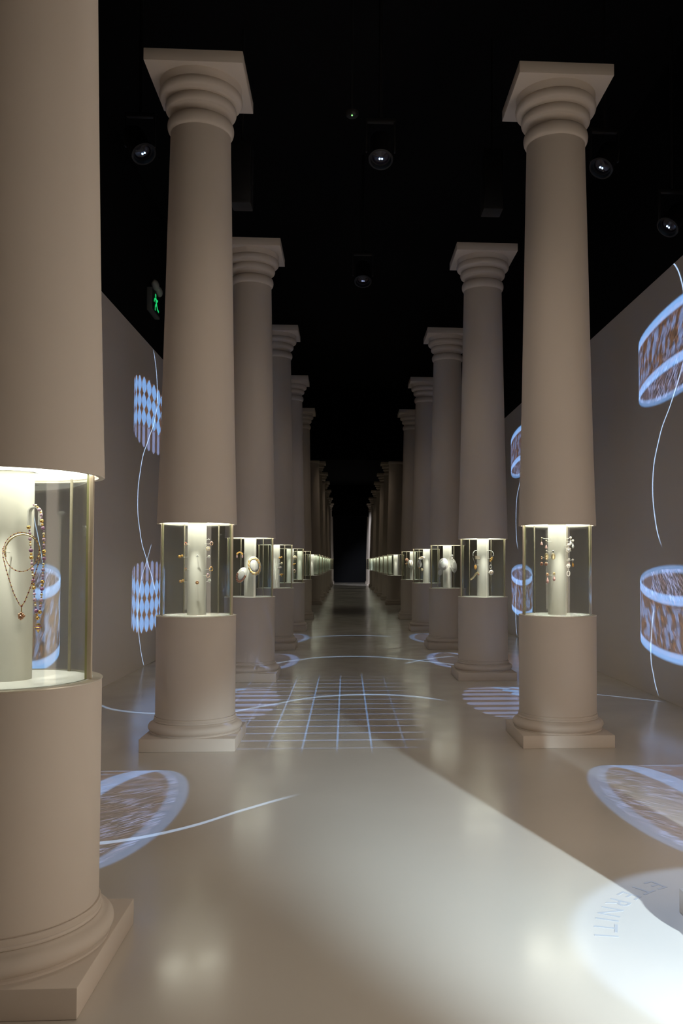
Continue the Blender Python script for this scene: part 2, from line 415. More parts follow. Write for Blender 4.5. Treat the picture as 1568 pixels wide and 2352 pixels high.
G1 = 'small jewels on pins in the second left column'
L1 = ('l', 1)
for p, gem, metal, size, style, lab in [
  ((.124, -.050, 1.612), 'pink', 'rose_gold', .017, 'ring', 'pink stone ring on the topmost pin to the right of the core'),
  ((.102, -.080, 1.567), 'pearl', 'pale_gold', .018, 'flower', 'cream pearl cluster ring just below the pink ring'),
  ((.122, -.050, 1.406), 'topaz', 'gold', .020, 'ring', 'bright amber and gold ring on a pin right of the core'),
  ((.103, -.080, 1.353), 'lilac', 'rose_gold', .018, 'ring', 'dull rose ring below the amber ring'),
  ((.022, -.115, 1.507), 'slate', 'silver', .012, 'trefoil', 'tiny dark three-lobed brooch against the white core'),
  ((.023, -.115, 1.294), 'topaz', 'rose_gold', .015, 'flower', 'brown round brooch against the lower white core'),
  ((.094, .045, 1.305), 'pale_green', 'silver', .016, 'flower', 'pale green ring half behind the right edge of the core, lowest there'),
  ((.088, .050, 1.504), 'pale_green', 'silver', .013, 'flower', 'pale green ring peeping from behind the middle of the core'),
  ((.086, .050, 1.647), 'diamond', 'silver', .009, 'trefoil', 'tiny white brooch near the top edge of the core'),
  ((-.078, -.075, 1.607), 'coral', 'rose_gold', .014, 'ring', 'red coral ring at the upper left edge of the core'),
  ((-.120, -.050, 1.504), 'topaz', 'gold', .019, 'double', 'double gold flower ring left of the core'),
  ((-.076, -.075, 1.403), 'garnet', 'old_gold', .012, 'ring', 'dark garnet ring at the left edge of the core'),
  ((-.108, -.060, 1.305), 'pink', 'gold', .019, 'double', 'gold fan ring with pink tip on the lowest left pin')]:
    brooch(L1, p, lab, gem, metal, size, 'ring' if 'ring' in lab else 'brooch', G1, style); pin(L1, p, p[2], back=size * .55)

# L3 and L4 brooches
for key, rows in ((('l', 3), [((.098, -.08, 1.547), 'topaz', 'gold', .030, 'double', 'gold double brooch topmost in the fourth left case'),
                    ((.112, -.06, 1.450), 'pearl', 'pale_gold', .022, 'flower', 'pale pearl brooch second from top in the fourth left case'),
                    ((.086, -.08, 1.376), 'pink', 'silver', .028, 'double', 'pinkish silver brooch third from top in the fourth left case'),
                    ((.110, -.08, 1.249), 'topaz', 'gold', .036, 'bee', 'large winged gold brooch lowest in the fourth left case')]),
                  (('l', 4), [((.107, -.08, 1.575), 'pearl', 'pale_gold', .045, 'flower', 'pale gold cluster brooch topmost in the fifth left case'),
                    ((.100, -.08, 1.431), 'topaz', 'gold', .030, 'double', 'gold double brooch in the middle of the fifth left case'),
                    ((.104, -.08, 1.290), 'pink', 'pale_gold', .036, 'ring', 'round pale gold ring lowest in the fifth left case')])):
    for p, gem, metal, size, style, lab in rows:
        brooch(key, p, lab, gem, metal, size, 'brooch', 'gold brooches in the far left cases', style); pin(key, p, p[2], r=.003, back=size * .62)

# earrings
def earring(colkey, p, label, kind, a, b_, L, W):
    """p = hook point; kind shapes: tassel, marquise, cage, drop, star, loop"""
    o = thing('earring', label, 'earring', at(colkey, p), 'earrings in the right-hand case')
    MB().ball((0, 0, 0), W * .26, 8, 6).build('stud', M[b_], o)
    if kind == 'tassel':
        MB().tube([(0, 0, 0), (0, 0, -L * .6)], .0012, 6).build('link', M[b_], o)
        MB().lathe([(.001, -L * .55), (W * .28, -L * .66), (W * .5, -L)], 14, cap=True).build('drop', M[a], o)
    elif kind == 'marquise':
        MB().tube([(0, 0, 0), (0, 0, -L * .25)], .0012, 6).build('link', M[b_], o)
        s = MB(); s.ball((0, 0, -L * .62), (W * .5, W * .14, L * .38), 10, 8); flower(s, W * .38, 8, W * .13, c=(0, 0, -L * .62)); s.build('drop', M[a], o, smooth=False)
    elif kind == 'cage':
        MB().lathe([(.001, -.004), (W * .25, -L * .18)], 10, cap=True).build('bell', M[b_], o)
        MB().tube([(0, 0, -L * .1), (0, 0, -L * .4)], .0010, 6).build('link', M[b_], o)
        s = MB()
        for i in range(6):
            q = PI * i / 6
            s.tube([(W * .5 * math.cos(2 * PI * j / 16) * math.cos(q), W * .5 * math.cos(2 * PI * j / 16) * math.sin(q), -L * .72 + W * .5 * math.sin(2 * PI * j / 16)) for j in range(16)], W * .05, 5, True)
        s.build('drop', M[b_], o)
        MB().ball((0, 0, -L * .80), W * .34, 10, 8).build('gem', M[a], o)
    elif kind == 'drop':
        s = flower(MB(), W * .25, 6, W * .2); s.build('cluster', M[b_], o)
        MB().tube([(0, 0, 0), (0, 0, -L * .35)], .0014, 6).build('link', M[b_], o)
        MB().lathe([(.0008, -L * .28), (W * .18, -L * .45), (W * .45, -L * .72), (W * .42, -L * .85), (W * .22, -L * .96), (.0008, -L)], 12).build('drop', M[a], o, smooth=False)
    elif kind == 'star':
        s = MB()
        for i in range(12):
            q = 2 * PI * i / 12; r = W * (.5 if i % 2 else .36)
            s.ball((r * math.cos(q), 0, -L * .62 + r * math.sin(q)), W * .13, 7, 5)
        s.build('petals', M[b_], o); flower(MB(), W * .2, 5, W * .15).build('cluster', M[b_], o)
        MB().tube([(0, 0, 0), (0, 0, -L * .4)], .0014, 6).build('link', M[b_], o)
        MB().ball((0, -W * .1, -L * .62), W * .28, 10, 8).build('gem', M[a], o)
    elif kind == 'loop':
        flower(MB(), W * .32, 6, W * .26).build('cluster', M[b_], o)
        MB().tube([(0, 0, 0), (0, 0, -L * .48)], .0014, 6).build('link', M[b_], o)
        MB().tube([(W * .36 * math.cos(2 * PI * i / 20), 0, -L * .74 + L * .24 * math.sin(2 * PI * i / 20)) for i in range(20)], W * .11, 6, True).build('hoop', M[a], o)
    return o
R1 = ('r', 1)
for p, kind, a, b_, L, W, lab in [
  ((-.149, -.080, 1.665), 'tassel', 'pink', 'pale_gold', .058, .022, 'pink tassel earring at the outer end of the top left bar'),
  ((-.118, -.110, 1.640), 'tassel', 'pink', 'pale_gold', .062, .023, 'pink tassel earring nearer the core on the top left bar'),
  ((-.112, -.095, 1.557), 'marquise', 'pale_gold', 'pearl', .076, .034, 'gold leaf-shaped earring under a pearl, left of the core'),
  ((-.061, -.115, 1.555), 'marquise', 'pale_gold', 'silver', .072, .036, 'gold leaf-shaped earring hanging against the white core'),
  ((-.149, -.080, 1.505), 'cage', 'garnet', 'rose_gold', .076, .026, 'dark red ball earring at the outer left, in a gold cage'),
  ((-.117, -.100, 1.505), 'cage', 'garnet', 'rose_gold', .076, .026, 'dark red ball earring beside its twin, closer to the core'),
  ((-.105, -.095, 1.364), 'drop', 'pink', 'rose_gold', .076, .030, 'coral pink drop earring at the lower left of the core'),
  ((-.056, -.120, 1.371), 'drop', 'pink', 'pale_gold', .062, .028, 'coral pink drop earring hanging against the lower core'),
  ((.099, -.060, 1.668), 'drop', 'diamond', 'pearl', .066, .024, 'white drop earring on the top right bar, nearer the core'),
  ((.126, -.030, 1.645), 'drop', 'diamond', 'pearl', .066, .022, 'white drop earring at the outer end of the top right bar'),
  ((.074, -.085, 1.607), 'star', 'diamond', 'pearl', .066, .040, 'large white starburst earring at the right edge of the core'),
  ((.085, -.060, 1.489), 'drop', 'pink', 'pearl', .066, .022, 'pale pink drop earring on the middle right bar, nearer the core'),
  ((.125, -.030, 1.485), 'drop', 'topaz', 'pearl', .062, .020, 'amber-tinted drop earring at the outer end of the middle right bar'),
  ((.072, -.085, 1.434), 'loop', 'pearl', 'pearl', .086, .034, 'white earring with an open oval hoop, lowest right of the core')]:
    earring(R1, p, lab, kind, a, b_, L, W)
    pin(R1, p, p[2], r=.0018, back=W * .3)

# necklace stand and long bead necklace in the nearest case
L0 = ('l', 0)
st = thing('necklace_stand', 'small white arch stand carrying the amethyst bead necklace', 'stand', at(L0, (.103, -.06, 0)))
aw, ad = .0205, .016
ap = [(-aw, 1.583)] + [(-aw * math.cos(PI * i / 12), 1.630 + .021 * math.sin(PI * i / 12)) for i in range(13)] + [(aw, 1.583)]
vs = []; fs = []
for i, (x, z) in enumerate(ap):
    nx = x * .80; nz = z if z < 1.6305 else 1.630 + (z - 1.630) * .80
    vs += [(x, -ad, z), (x, ad, z), (nx, ad, nz), (nx, -ad, nz)]
for i in range(len(ap) - 1):
    for k in range(4): fs.append((i * 4 + k, i * 4 + (k + 1) % 4, i * 4 + 4 + (k + 1) % 4, i * 4 + 4 + k))
fs += [(3, 2, 1, 0), (len(ap) * 4 - 4, len(ap) * 4 - 3, len(ap) * 4 - 2, len(ap) * 4 - 1)]
MB().add(vs, fs).build('arch', M['plaque'], st)
MB().tube([(-.028, .040, 1.650), (-.004, .008, 1.651)], .0014, 6).build('rod', M['plaque'], st)
nk = thing('bead_necklace', 'long necklace of amethyst and gold beads draped over the white arch', 'necklace', at(L0, (.123, -.066, 0)))
bead_meshes = {}
def bead(parent, loc, r, mat, name='bead'):
    key = (round(r, 4), mat)
    if key not in bead_meshes:
        o = MB().ball((0, 0, 0), (r, r, r * .95), 12, 8).build(name, M[mat], parent); bead_meshes[key] = o
    else:
        o = bead_meshes[key].copy(); COL.objects.link(o); o.parent = parent; o.name = name
    o.location = loc; return o
path = [(-.036, 1.583), (-.033, 1.562), (-.026, 1.475), (-.020, 1.414), (-.012, 1.322), (-.004, 1.268), (.002, 1.245)]
path2 = [(.006, 1.268), (.011, 1.314), (.015, 1.398), (.019, 1.475), (.016, 1.562), (.010, 1.600), (.008, 1.625), (-.002, 1.645), (-.014, 1.656), (-.022, 1.655)]
def walk(pts, radii):
    seg = [math.dist(pts[i], pts[i + 1]) for i in range(len(pts) - 1)]; tot = sum(seg); d = 0; i = 0; out = []
    while True:
        r = radii[i % len(radii)]; d += r[0]
        if d > tot: break
        q = d; j = 0
        while j < len(seg) - 1 and q > seg[j]: q -= seg[j]; j += 1
        t = q / seg[j]; out.append((pts[j][0] + (pts[j + 1][0] - pts[j][0]) * t, pts[j][1] + (pts[j + 1][1] - pts[j][1]) * t, r)); d += r[0] + .0008; i += 1
    return out
pattern = [(.0072, 'gold'), (.0035, 'amethyst'), (.0058, 'lilac'), (.0032, 'gold'), (.0066, 'lilac'), (.0035, 'gold'), (.0050, 'pale_gold'), (.0030, 'amethyst'), (.0074, 'amethyst'), (.0048, 'gold')]
for pts in (path, path2):
    for x, z, (r, mt) in walk(pts, pattern):
        bead(nk, (x, -.006 if z < 1.57 else -.010, z), r, mt)
pd = thing  # pendant belongs to the necklace
MB().ball((.002, -.006, 1.221), (.0115, .0115, .010), 14, 8).build('pendant', M['amethyst'], nk)
MB().lathe([(.0005, 1.236), (.0060, 1.234), (.0085, 1.228), (.0088, 1.226)], 14, c=(.002, -.006, 0)).build('pendant_cap', M['gold'], nk)
MB().tube([(.002 + .0115 * math.cos(2 * PI * i / 20), -.006 + .0115 * math.sin(2 * PI * i / 20), 1.221) for i in range(20)], .0022, 6, True).build('pendant_band', M['gold'], nk)
MB().lathe([(.0088, 1.216), (.0080, 1.213), (.0040, 1.209), (.0015, 1.203), (.0004, 1.203)], 14, c=(.002, -.006, 0)).build('pendant_tip', M['gold'], nk)

# gold chain with berry pendant over a wire ring
cs = thing('necklace_stand', 'pale wire ring stand holding the thin gold chain in the nearest case', 'stand', at(L0, (.100, -.165, 0)))
MB().tube([(.058 * math.cos(a), .006 * math.sin(a), 1.490 + .058 * math.sin(a)) for a in [R(-20 + 220 * i / 30) for i in range(31)]], .0028, 8).build('ring', M['pale_gold'], cs)
MB().tube([(-.058, .0, 1.49), (-.085, .05, 1.488), (-.074, .086, 1.486)], .0016, 6).build('rod', M['plaque'], cs)
ch = thing('chain_necklace', 'thin gold chain looped twice with a berry pendant, in the nearest case', 'necklace', at(L0, (.100, -.172, 0)))
loop = [(.061 * math.cos(a) * (1.0 if math.sin(a) > 0 else .94), 1.490 + (.064 if math.sin(a) > 0 else .070) * math.sin(a)) for a in [2 * PI * i / 60 for i in range(60)]]
vee = [(-.063, 1.500), (-.062, 1.470), (-.046, 1.410), (-.024, 1.345), (-.004, 1.306), (.003, 1.300)]
vee2 = [(.003, 1.300), (.014, 1.318), (.030, 1.360), (.046, 1.410), (.058, 1.450), (.064, 1.480), (.060, 1.505)]
s1, s2 = MB(), MB()
def links(pts, r, closed=False):
    seg = [math.dist(pts[i], pts[i + 1]) for i in range(len(pts) - 1)]; i = 0
    for x, z, _ in walk(pts, [(r, 0)]):
        (s1 if i % 3 else s2).ball((x, 0, z), r * (1.05 if i % 3 else 1.25), 6, 4); i += 1
links(loop, .0019); links(vee, .0021); links(vee2, .0024)
s1.build('links', M['gold'], ch); s2.build('garnet_links', M['garnet'], ch)
MB().tube([(.003, 0, 1.300), (.003, 0, 1.281)], .0018, 6).build('bail', M['old_gold'], ch)
bry = MB()
for (x, y, z) in [(0, -.006, 0), (-.006, -.004, .004), (.006, -.004, .004), (-.005, -.004, -.006), (.005, -.004, -.006), (0, -.005, .009), (0, -.005, -.010), (-.008, .002, -.001), (.008, .002, -.001), (0, .004, 0)]:
    bry.ball((.003 + x, y, 1.268 + z), .0048, 8, 6)
bry.build('berry_pendant', M['rose_gold'], ch)
MB().ball((.003, .001, 1.268), (.0095, .006, .0125), 10, 8).build('pendant_core', M['garnet'], ch)

# oval plaques
def plaque(colkey, p, w, h, tilt, label, ring=True, yaw=0.0, group=None):
    o = thing('oval_plaque', label, 'plaque', at(colkey, p), group)
    o.rotation_euler = (R(-6), R(tilt), yaw)
    def oval(mb, prof, sx, sz, n=40):
        vs = []; fs = []
        for r, y in prof:
            for i in range(n):
                a = 2 * PI * i / n; vs.append((sx * r * math.cos(a), y, sz * r * math.sin(a)))
        for j in range(len(prof) - 1):
            for i in range(n):
                k = (i + 1) % n; fs.append((j * n + i, (j + 1) * n + i, (j + 1) * n + k, j * n + k))
        fs.append(tuple(range(n))); fs.append(tuple(reversed(range((len(prof) - 1) * n, len(prof) * n))))
        return mb.add(vs, fs)
    oval(MB(), [(.55, .012), (.96, .010), (1.0, .004), (.98, 0.0), (.60, -.012)], w, h).build('dish', M['plaque'], o)
    oval(MB(), [(.62, -.010), (.61, -.020), (.56, -.026), (.40, -.029)], w, h).build('boss', M['plaque'], o)
    MB().tube([(0, .012, 0), (0, -p[1] * .45, -.004)], .004, 8).build('bracket', M['plaque'], o)
    return o
def oval_necklace(colkey, p, w, h, tilt, label, half=False, yaw=0.0):
    o = thing('collar_necklace', label, 'necklace', at(colkey, p), 'gold collars on oval plaques')
    o.rotation_euler = (R(-6), R(tilt), yaw)
    s, g = MB(), MB()
    a0, a1 = (180, 372) if half else (0, 360)
    n = 34 if half else 56
    for i in range(n):
        a = R(a0 + (a1 - a0) * i / n)
        for q, rr, yy in ((.735, .0056, -.019), (.835, .0072, -.017), (.93, .0058, -.013)):
            x, z = q * w * math.cos(a), q * h * math.sin(a)
            (g if (i + int(q * 10)) % 4 == 0 else s).ball((x, yy, z), rr, 6, 5)
    s.build('links', M['rose_gold' if half else 'gold'], o); g.build('gems', M['garnet' if half else 'diamond'], o)
    return o
L2 = ('l', 2)
PA = (.070, -.150, 1.416); PB = (-.090, -.150, 1.302)
plaque(L2, PA, .083, .122, -14, 'larger upper white oval plaque, fully ringed by a gold collar')
oval_necklace(L2, PA, .083, .122, -14, 'gold and diamond collar encircling the upper white oval plaque')
plaque(L2, PB, .060, .104, 24, 'smaller white oval plaque lower left, gold only along its lower edge')
oval_necklace(L2, PB, .060, .104, 24, 'rose gold half collar along the lower edge of the smaller oval plaque', True)
er = thing('collar_brooch', 'gold arch brooch with two pink drops, left of the core above the ovals', 'brooch', at(L2, (-.130, -.02, 1.560)))
s = MB()
for i in range(13):
    a = PI * i / 12
    for q in (.028, .038): s.ball((q * math.cos(a), 0, q * .8 * math.sin(a)), .006, 7, 5)
s.build('arch', M['gold'], er)
for sx in (-1, 1): MB().ball((sx * .034, 0, -.026), (.011, .008, .019), 8, 6).build('drop', M['pink'], er, smooth=False)
pin(L2, (-.130, -.02, 1.575), 1.575, r=.003, back=.05)

# third right case: neck bands, plaque brooch, horn brooch, medallion
R2 = ('r', 2)
def neckband(p, sx, label, end):
    o = thing('neck_band', label, 'stand', at(R2, p), 'white neck bands')
    MB().tube([(sx * .052 * math.cos(a), -.02 * math.cos(a), .055 * math.sin(a) - .01) for a in [R(-15 + 130 * i / 20) for i in range(21)]], .0045, 8).build('band', M['plaque'], o)
    MB().tube([(0, .0, .043), (end[0], end[1], .043)], .003, 6).build('bracket', M['plaque'], o)
neckband((-.092, -.075, 1.575), -1, 'white curved neck band left of the core, above the square plaque', (.026, .030))
neckband((.070, -.075, 1.575), 1, 'white curved neck band right of the core, above the gold leaf', (-.012, .024))
o = thing('plaque_pendant', 'pale square gold panel pendant hanging left of the core', 'pendant', at(R2, (-.086, -.108, 1.528)))
MB().box(-.033, .033, -.003, .003, -.021, .021, .001).build('panel', M['pale_gold'], o)
s = MB()
for i in range(-3, 4):
    for j in (-1, 0, 1): s.ball((i * .009, -.004, j * .012), .0032, 6, 4)
s.build('studs', M['diamond'], o)
def pendant(p, pts, rw, rh, mat, label, ring=False):
    o = thing('pendant_necklace', label, 'necklace', at(R2, p))
    for q in pts: MB().tube([(q[0], 0, q[1]), (0, 0, rh)], .0022, 6).build('cord', M['silver'], o)
    if ring: MB().tube([(rw * math.cos(2 * PI * i / 18), 0, rh * math.sin(2 * PI * i / 18)) for i in range(18)], .005, 6, True).build('medal', M[mat], o)
    else:
        MB().ball((0, 0, 0), (rw, .006, rh), 14, 8).build('medal', M[mat], o)
        flower(MB(), rw * .6, 8, .004, c=(0, -.004, 0)).build('relief', M['gold'], o)
pendant((-.112, -.09, 1.406), [(-.036, .135), (.020, .100)], .019, .031, 'topaz', 'oval amber medallion on a silver cord, left of the core')
pendant((.084, -.09, 1.412), [(.030, .150)], .015, .021, 'silver', 'open silver ring pendant on a cord, right of the core', True)
o = thing('leaf_brooch', 'gold leaf brooch at the foot of the right neck band', 'brooch', at(R2, (.096, -.09, 1.508)))
MB().ball((0, 0, 0), (.017, .007, .034), 10, 8, rot=Matrix.Rotation(.5, 3, 'Y')).build('leaf', M['gold'], o, smooth=False)
MB().ball((-.018, 0, -.026), .007, 8, 6).build('tip', M['topaz'], o)
o = thing('horn_brooch', 'curved gold horn brooch slanting down left of the core', 'brooch', at(R2, (-.118, -.10, 1.297)))
MB().tube([(-.060, 0, -.050), (-.030, 0, -.030), (-.008, 0, -.004), (.012, 0, .026), (.034, 0, .040), (.046, -.004, .022)], [.011, .012, .013, .014, .016, .012], 10).build('horn', M['pale_gold'], o)
MB().ball((.046, -.012, .014), .008, 8, 6).build('gem', M['garnet'], o)
o = thing('round_brooch', 'round cream brooch with carved relief right of the lower core', 'brooch', at(R2, (.092, -.09, 1.339)))
MB().ball((0, 0, 0), (.030, .012, .032), 16, 10).build('disc', M['pearl'], o)
flower(MB(), .014, 5, .006, c=(0, -.011, 0)).build('relief', M['old_gold'], o)
for q, bk in (((-.112, -.09, 1.440), .02), ((.092, -.09, 1.345), .024), ((-.100, -.10, 1.315), .024), ((.094, -.085, 1.52), .014), ((-.086, -.105, 1.535), .012)): pin(R2, q, q[2], r=.0025, back=bk)

# fourth right case: plain plaques
R3 = ('r', 3)
plaque(R3, (-.090, -.150, 1.440), .084, .108, 12, 'plain white oval plaque with raised boss, left of the core')
plaque(R3, (.106, -.034, 1.416), .085, .122, -8, 'plain white oval plaque half behind the core on its right', yaw=.75)
o = thing('drop_plaque', 'small white pear-shaped plaque below the left oval', 'plaque', at(R3, (-.135, -.13, 1.300)))
MB().ball((0, 0, 0), (.040, .007, .056), 18, 10, rot=Matrix.Rotation(.35, 3, 'Y')).build('panel', M['plaque'], o)
MB().tube([(0, .004, 0), (.04, .09, 0)], .004, 8).build('bracket', M['plaque'], o)
o = thing('ribbon_brooch', 'cream ribbon brooch on the right oval plaque', 'brooch', at(R3, (.048, -.160, 1.400)))
MB().tube([(-.012, 0, .030), (.0, -.002, .028), (.006, 0, .0), (.014, -.002, -.024), (.030, 0, -.030)], [.006, .009, .008, .010, .005], 8).build('ribbon', M['pearl'], o)
pin(R3, (.048, -.160, 1.400), 1.400, r=.003, back=.012)
o = thing('double_stud', 'two stacked diamond studs above the right oval plaque', 'earring', at(R3, (.072, -.10, 1.593)))
flower(MB(), .009, 5, .008).build('cluster', M['diamond'], o); MB().ball((0, 0, -.052), (.017, .012, .026), 8, 6).build('drop', M['pearl'], o, smooth=False)
MB().tube([(0, 0, 0), (0, 0, -.04)], .002, 6).build('link', M['silver'], o)
pin(R3, (.072, -.10, 1.593), 1.593, r=.003)

# fifth and sixth right cases
R4 = ('r', 4)
o = thing('bracelet', 'thick cream cuff bracelet sticking out left of the core', 'bracelet', at(R4, (-.115, -.10, 1.568)))
MB().tube([(.055 * math.cos(a), .02 * math.sin(a), .020 * math.sin(a) + .018 * math.cos(a)) for a in [2 * PI * i / 24 for i in range(24)]], .017, 8, True).build('cuff', M['pearl'], o)
s = MB()
for i in range(5): s.ball((-.035 + i * .018, -.028, .008 - .006 * i + .02), .010, 7, 5)
s.build('gems', M['old_gold'], o)
o = thing('necklace_bust', 'white oval bust with a pendant left of the core', 'stand', at(R4, (-.165, -.09, 1.440)))
MB().ball((0, 0, 0), (.050, .030, .092), 18, 12).build('bust', M['plaque'], o)
MB().tube([(-.022, -.028, .04), (-.014, -.032, -.01), (0, -.034, -.035), (.014, -.032, -.01), (.022, -.028, .04)], .004, 6).build('cord', M['old_gold'], o)
MB().ball((0, -.02, -.085), .014, 8, 6).build('knob', M['topaz'], o)
MB().tube([(0, .02, 0), (.07, .085, 0)], .004, 6).build('bracket', M['plaque'], o)
brooch(R4, (-.105, -.10, 1.320), 'small pearl brooch below the cuff bracelet', 'pearl', 'pale_gold', .030, 'brooch'); pin(R4, (-.105, -.10, 1.32), 1.32, r=.003, back=.022)
R5 = ('r', 5)
o = thing('necklace_bust', 'white oval bust beside the core of the sixth right column', 'stand', at(R5, (-.070, -.11, 1.440)))
MB().ball((0, 0, 0), (.075, .03, .105), 18, 12).build('bust', M['plaque'], o)
MB().tube([(-.03, -.026, .06), (-.02, -.032, -.01), (0, -.034, -.05), (.02, -.032, -.01), (.03, -.026, .06)], .006, 6).build('cord', M['gold'], o)
MB().tube([(0, .02, 0), (0, .05, 0)], .005, 6).build('bracket', M['plaque'], o)
brooch(R5, (-.165, -.07, 1.545), 'rose gold brooch topmost in the sixth right case', 'pink', 'rose_gold', .045, 'brooch'); pin(R5, (-.165, -.07, 1.545), 1.545, r=.004, back=.05)
brooch(R5, (-.160, -.07, 1.440), 'old gold brooch below the rose brooch in the sixth right case', 'lilac', 'old_gold', .040, 'brooch', style='double'); pin(R5, (-.160, -.07, 1.44), 1.44, r=.004, back=.05)

# ------------------------------------------------------------------ ceiling fixtures
def projector(loc, aim, label, lens='lens'):
    o = thing('projector', label, 'projector', loc, 'ceiling projectors')
    top = CZ - loc[2]
    MB().lathe([(.016, .30), (.016, top)], 12, cap=True).build('stem', M['black_metal'], o)
    MB().box(-.135, .135, -.02, .02, .27, .31, .004).build('yoke_bar', M['black_metal'], o)
    for sx in (-1, 1):
        MB().box(sx * .128 - .007, sx * .128 + .007, -.022, .022, .0, .28, .003).build('yoke_arm', M['black_metal'], o)
    d = Vector(aim).normalized(); q = Vector((0, 0, -1)).rotation_difference(d).to_matrix()
    def tilt(ob): ob.rotation_euler = q.to_euler()
    tilt(MB().lathe([(.001, .20), (.085, .19), (.10, .15), (.10, -.06), (.112, -.075), (.112, -.10), (.095, -.105), (.088, -.07), (.001, -.06)], 40).build('housing', M['black_metal'], o))
    tilt(MB().lathe([(.001, -.085), (.05, -.079), (.082, -.066)], 32).build('lens', M['lens_glass'], o))
    f = MB().ball((-.010, 0, -.090), (.009, .009, .006), 10, 6).ball((.012, 0, -.090), (.008, .008, .006), 10, 6).build('lit_filament', M[lens], o); tilt(f)
    return o
projector((.30, 7.69, 5.20), (0, -.5, -1), 'ceiling projector above the aisle centre, nearest and brighter')
projector((.205, 11.06, 5.20), (0, -.5, -1), 'dimmer ceiling projector farther down above the aisle centre', 'lens_dim')
projector((-1.87, 7.72, 5.20), (.55, -.45, -1), 'ceiling projector between the first two left columns')
projector((2.39, 7.75, 5.20), (-.55, -.45, -1), 'ceiling projector just right of the earring column capital')
projector((3.15, 8.05, 4.78), (-.8, -.35, -1), 'small lit projector above the right wall near the frame edge')

sp = thing('loudspeaker', 'black loudspeaker hanging beside the second left capital, almost lost in the dark', 'loudspeaker', (-1.05, 8.5, 5.0), 'hanging loudspeakers')
MB().box(-.10, .10, -.11, .11, 0, .62, .015).build('cabinet', M['black_metal'], sp); MB().box(-.085, .085, -.116, -.108, .03, .59, .003).build('grille', M['dark_grey'] if False else M['black_metal'], sp)
MB().lathe([(.012, .62), (.012, CZ - 5.0)], 10, cap=True).build('stem', M['black_metal'], sp)
copy_thing(sp, 'black loudspeaker hanging beside the earring column capital, almost lost in the dark', (1.46, 8.5, 5.0))

sd = thing('smoke_detector', 'tiny green light of a detector on a drop rod above the aisle', 'detector', (.036, 7.2, 5.26))
MB().lathe([(.001, .0), (.045, .004), (.055, .02), (.055, .045), (.001, .05)], 24).build('body', M['black_metal'], sd)
MB().lathe([(.008, .045), (.008, CZ - 5.26)], 8, cap=True).build('stem', M['black_metal'], sd)
MB().ball((0, -.03, -.002), .007, 8, 6).build('indicator', M['green_led'], sd)

ex = thing('exit_sign', 'dark emergency sign with green running figure and two lamp heads, above the left wall', 'sign', (WL - .02, 12.52, 5.06))
MB().box(0, .075, -.26, .26, 0, .33, .008).build('case', M['dark_grey'], ex)
MB().box(.074, .078, -.235, .235, .025, .305).build('face', M['black_metal'], ex, smooth=False)
man = MB(); fx = .080
def plate(pts): # flat raised pictogram piece in the sign's own plane (y, z)
    n = len(pts); man.add([(fx, p[0], p[1]) for p in pts] + [(fx + .003, p[0], p[1]) for p in pts],
        [tuple(range(n)), tuple(reversed(range(n, 2 * n)))] + [(i, (i + 1) % n, n + (i + 1) % n, n + i) for i in range(n)])
def limb(a, b, w):
    d = Vector((b[0] - a[0], b[1] - a[1])); n_ = Vector((-d.y, d.x)).normalized() * w
    plate([(a[0] + n_.x, a[1] + n_.y), (b[0] + n_.x, b[1] + n_.y), (b[0] - n_.x, b[1] - n_.y), (a[0] - n_.x, a[1] - n_.y)])
plate([(-.055 + .030 * math.cos(2 * PI * i / 14), .262 + .030 * math.sin(2 * PI * i / 14)) for i in range(14)])
limb((-.045, .225), (.010, .140), .028); limb((-.035, .222), (-.120, .200), .014); limb((-.120, .200), (-.145, .155), .012)
limb((-.025, .215), (.050, .205), .014); limb((.050, .205), (.085, .235), .012)
limb((.005, .150), (-.070, .110), .018); limb((-.070, .110), (-.075, .045), .015)
limb((.010, .150), (.065, .095), .018); limb((.065, .095), (.150, .085), .014)
man.build('running_figure', M['green_lit'], ex, smooth=False)
for dy, dz in ((-.13, .395), (.10, .37)):
    MB().ball((.09, dy, dz), (.055, .10, .06), 16, 10, rot=Matrix.Rotation(-.35, 3, 'X')).build('lamp_head', M['lamp_shell'], ex)
    MB().tube([(.045, dy, .32), (.07, dy, dz - .02)], .012, 8).build('lamp_neck', M['dark_grey'], ex)

# ------------------------------------------------------------------ dark letters of the projected disc, put in as grey floor colour
def ring_text(chars, radius, a_start, a_step, size, loc):
    mb = MB()
    for i, c in enumerate(chars):
        cu = bpy.data.curves.new('t', 'FONT'); cu.body = c; cu.size = size; cu.align_x = 'CENTER'; cu.extrude = 0.0003
        ob = bpy.data.objects.new('t', cu); COL.objects.link(ob)
        bpy.context.view_layer.update()
        me = ob.to_mesh()
        a = R(a_start + sum(a_step[:i]))
        e_r = Vector((math.cos(a), math.sin(a), 0)); e_t = Vector((-math.sin(a), math.cos(a), 0))
        mb.add([Vector(loc) + e_r * (radius - v.co.y) + e_t * v.co.x + Vector((0, 0, v.co.z + .0006)) for v in me.vertices], [list(p.vertices) for p in me.polygons])
        ob.to_mesh_clear(); bpy.data.objects.remove(ob); bpy.data.curves.remove(cu)
    return mb
lt = ring_text('ETERNITI', .80, 118, [7.5, 7.5, 8.0, 8.5, 6.5, 6.0, 6.0], .135, (XR, YK(0), 0)).build('projected_lettering', M['lettering'], smooth=False)
tag(lt, 'projected capital letters, put in as faint grey shapes, curving round the cropped right column on the floor', 'lettering', kind='thing')

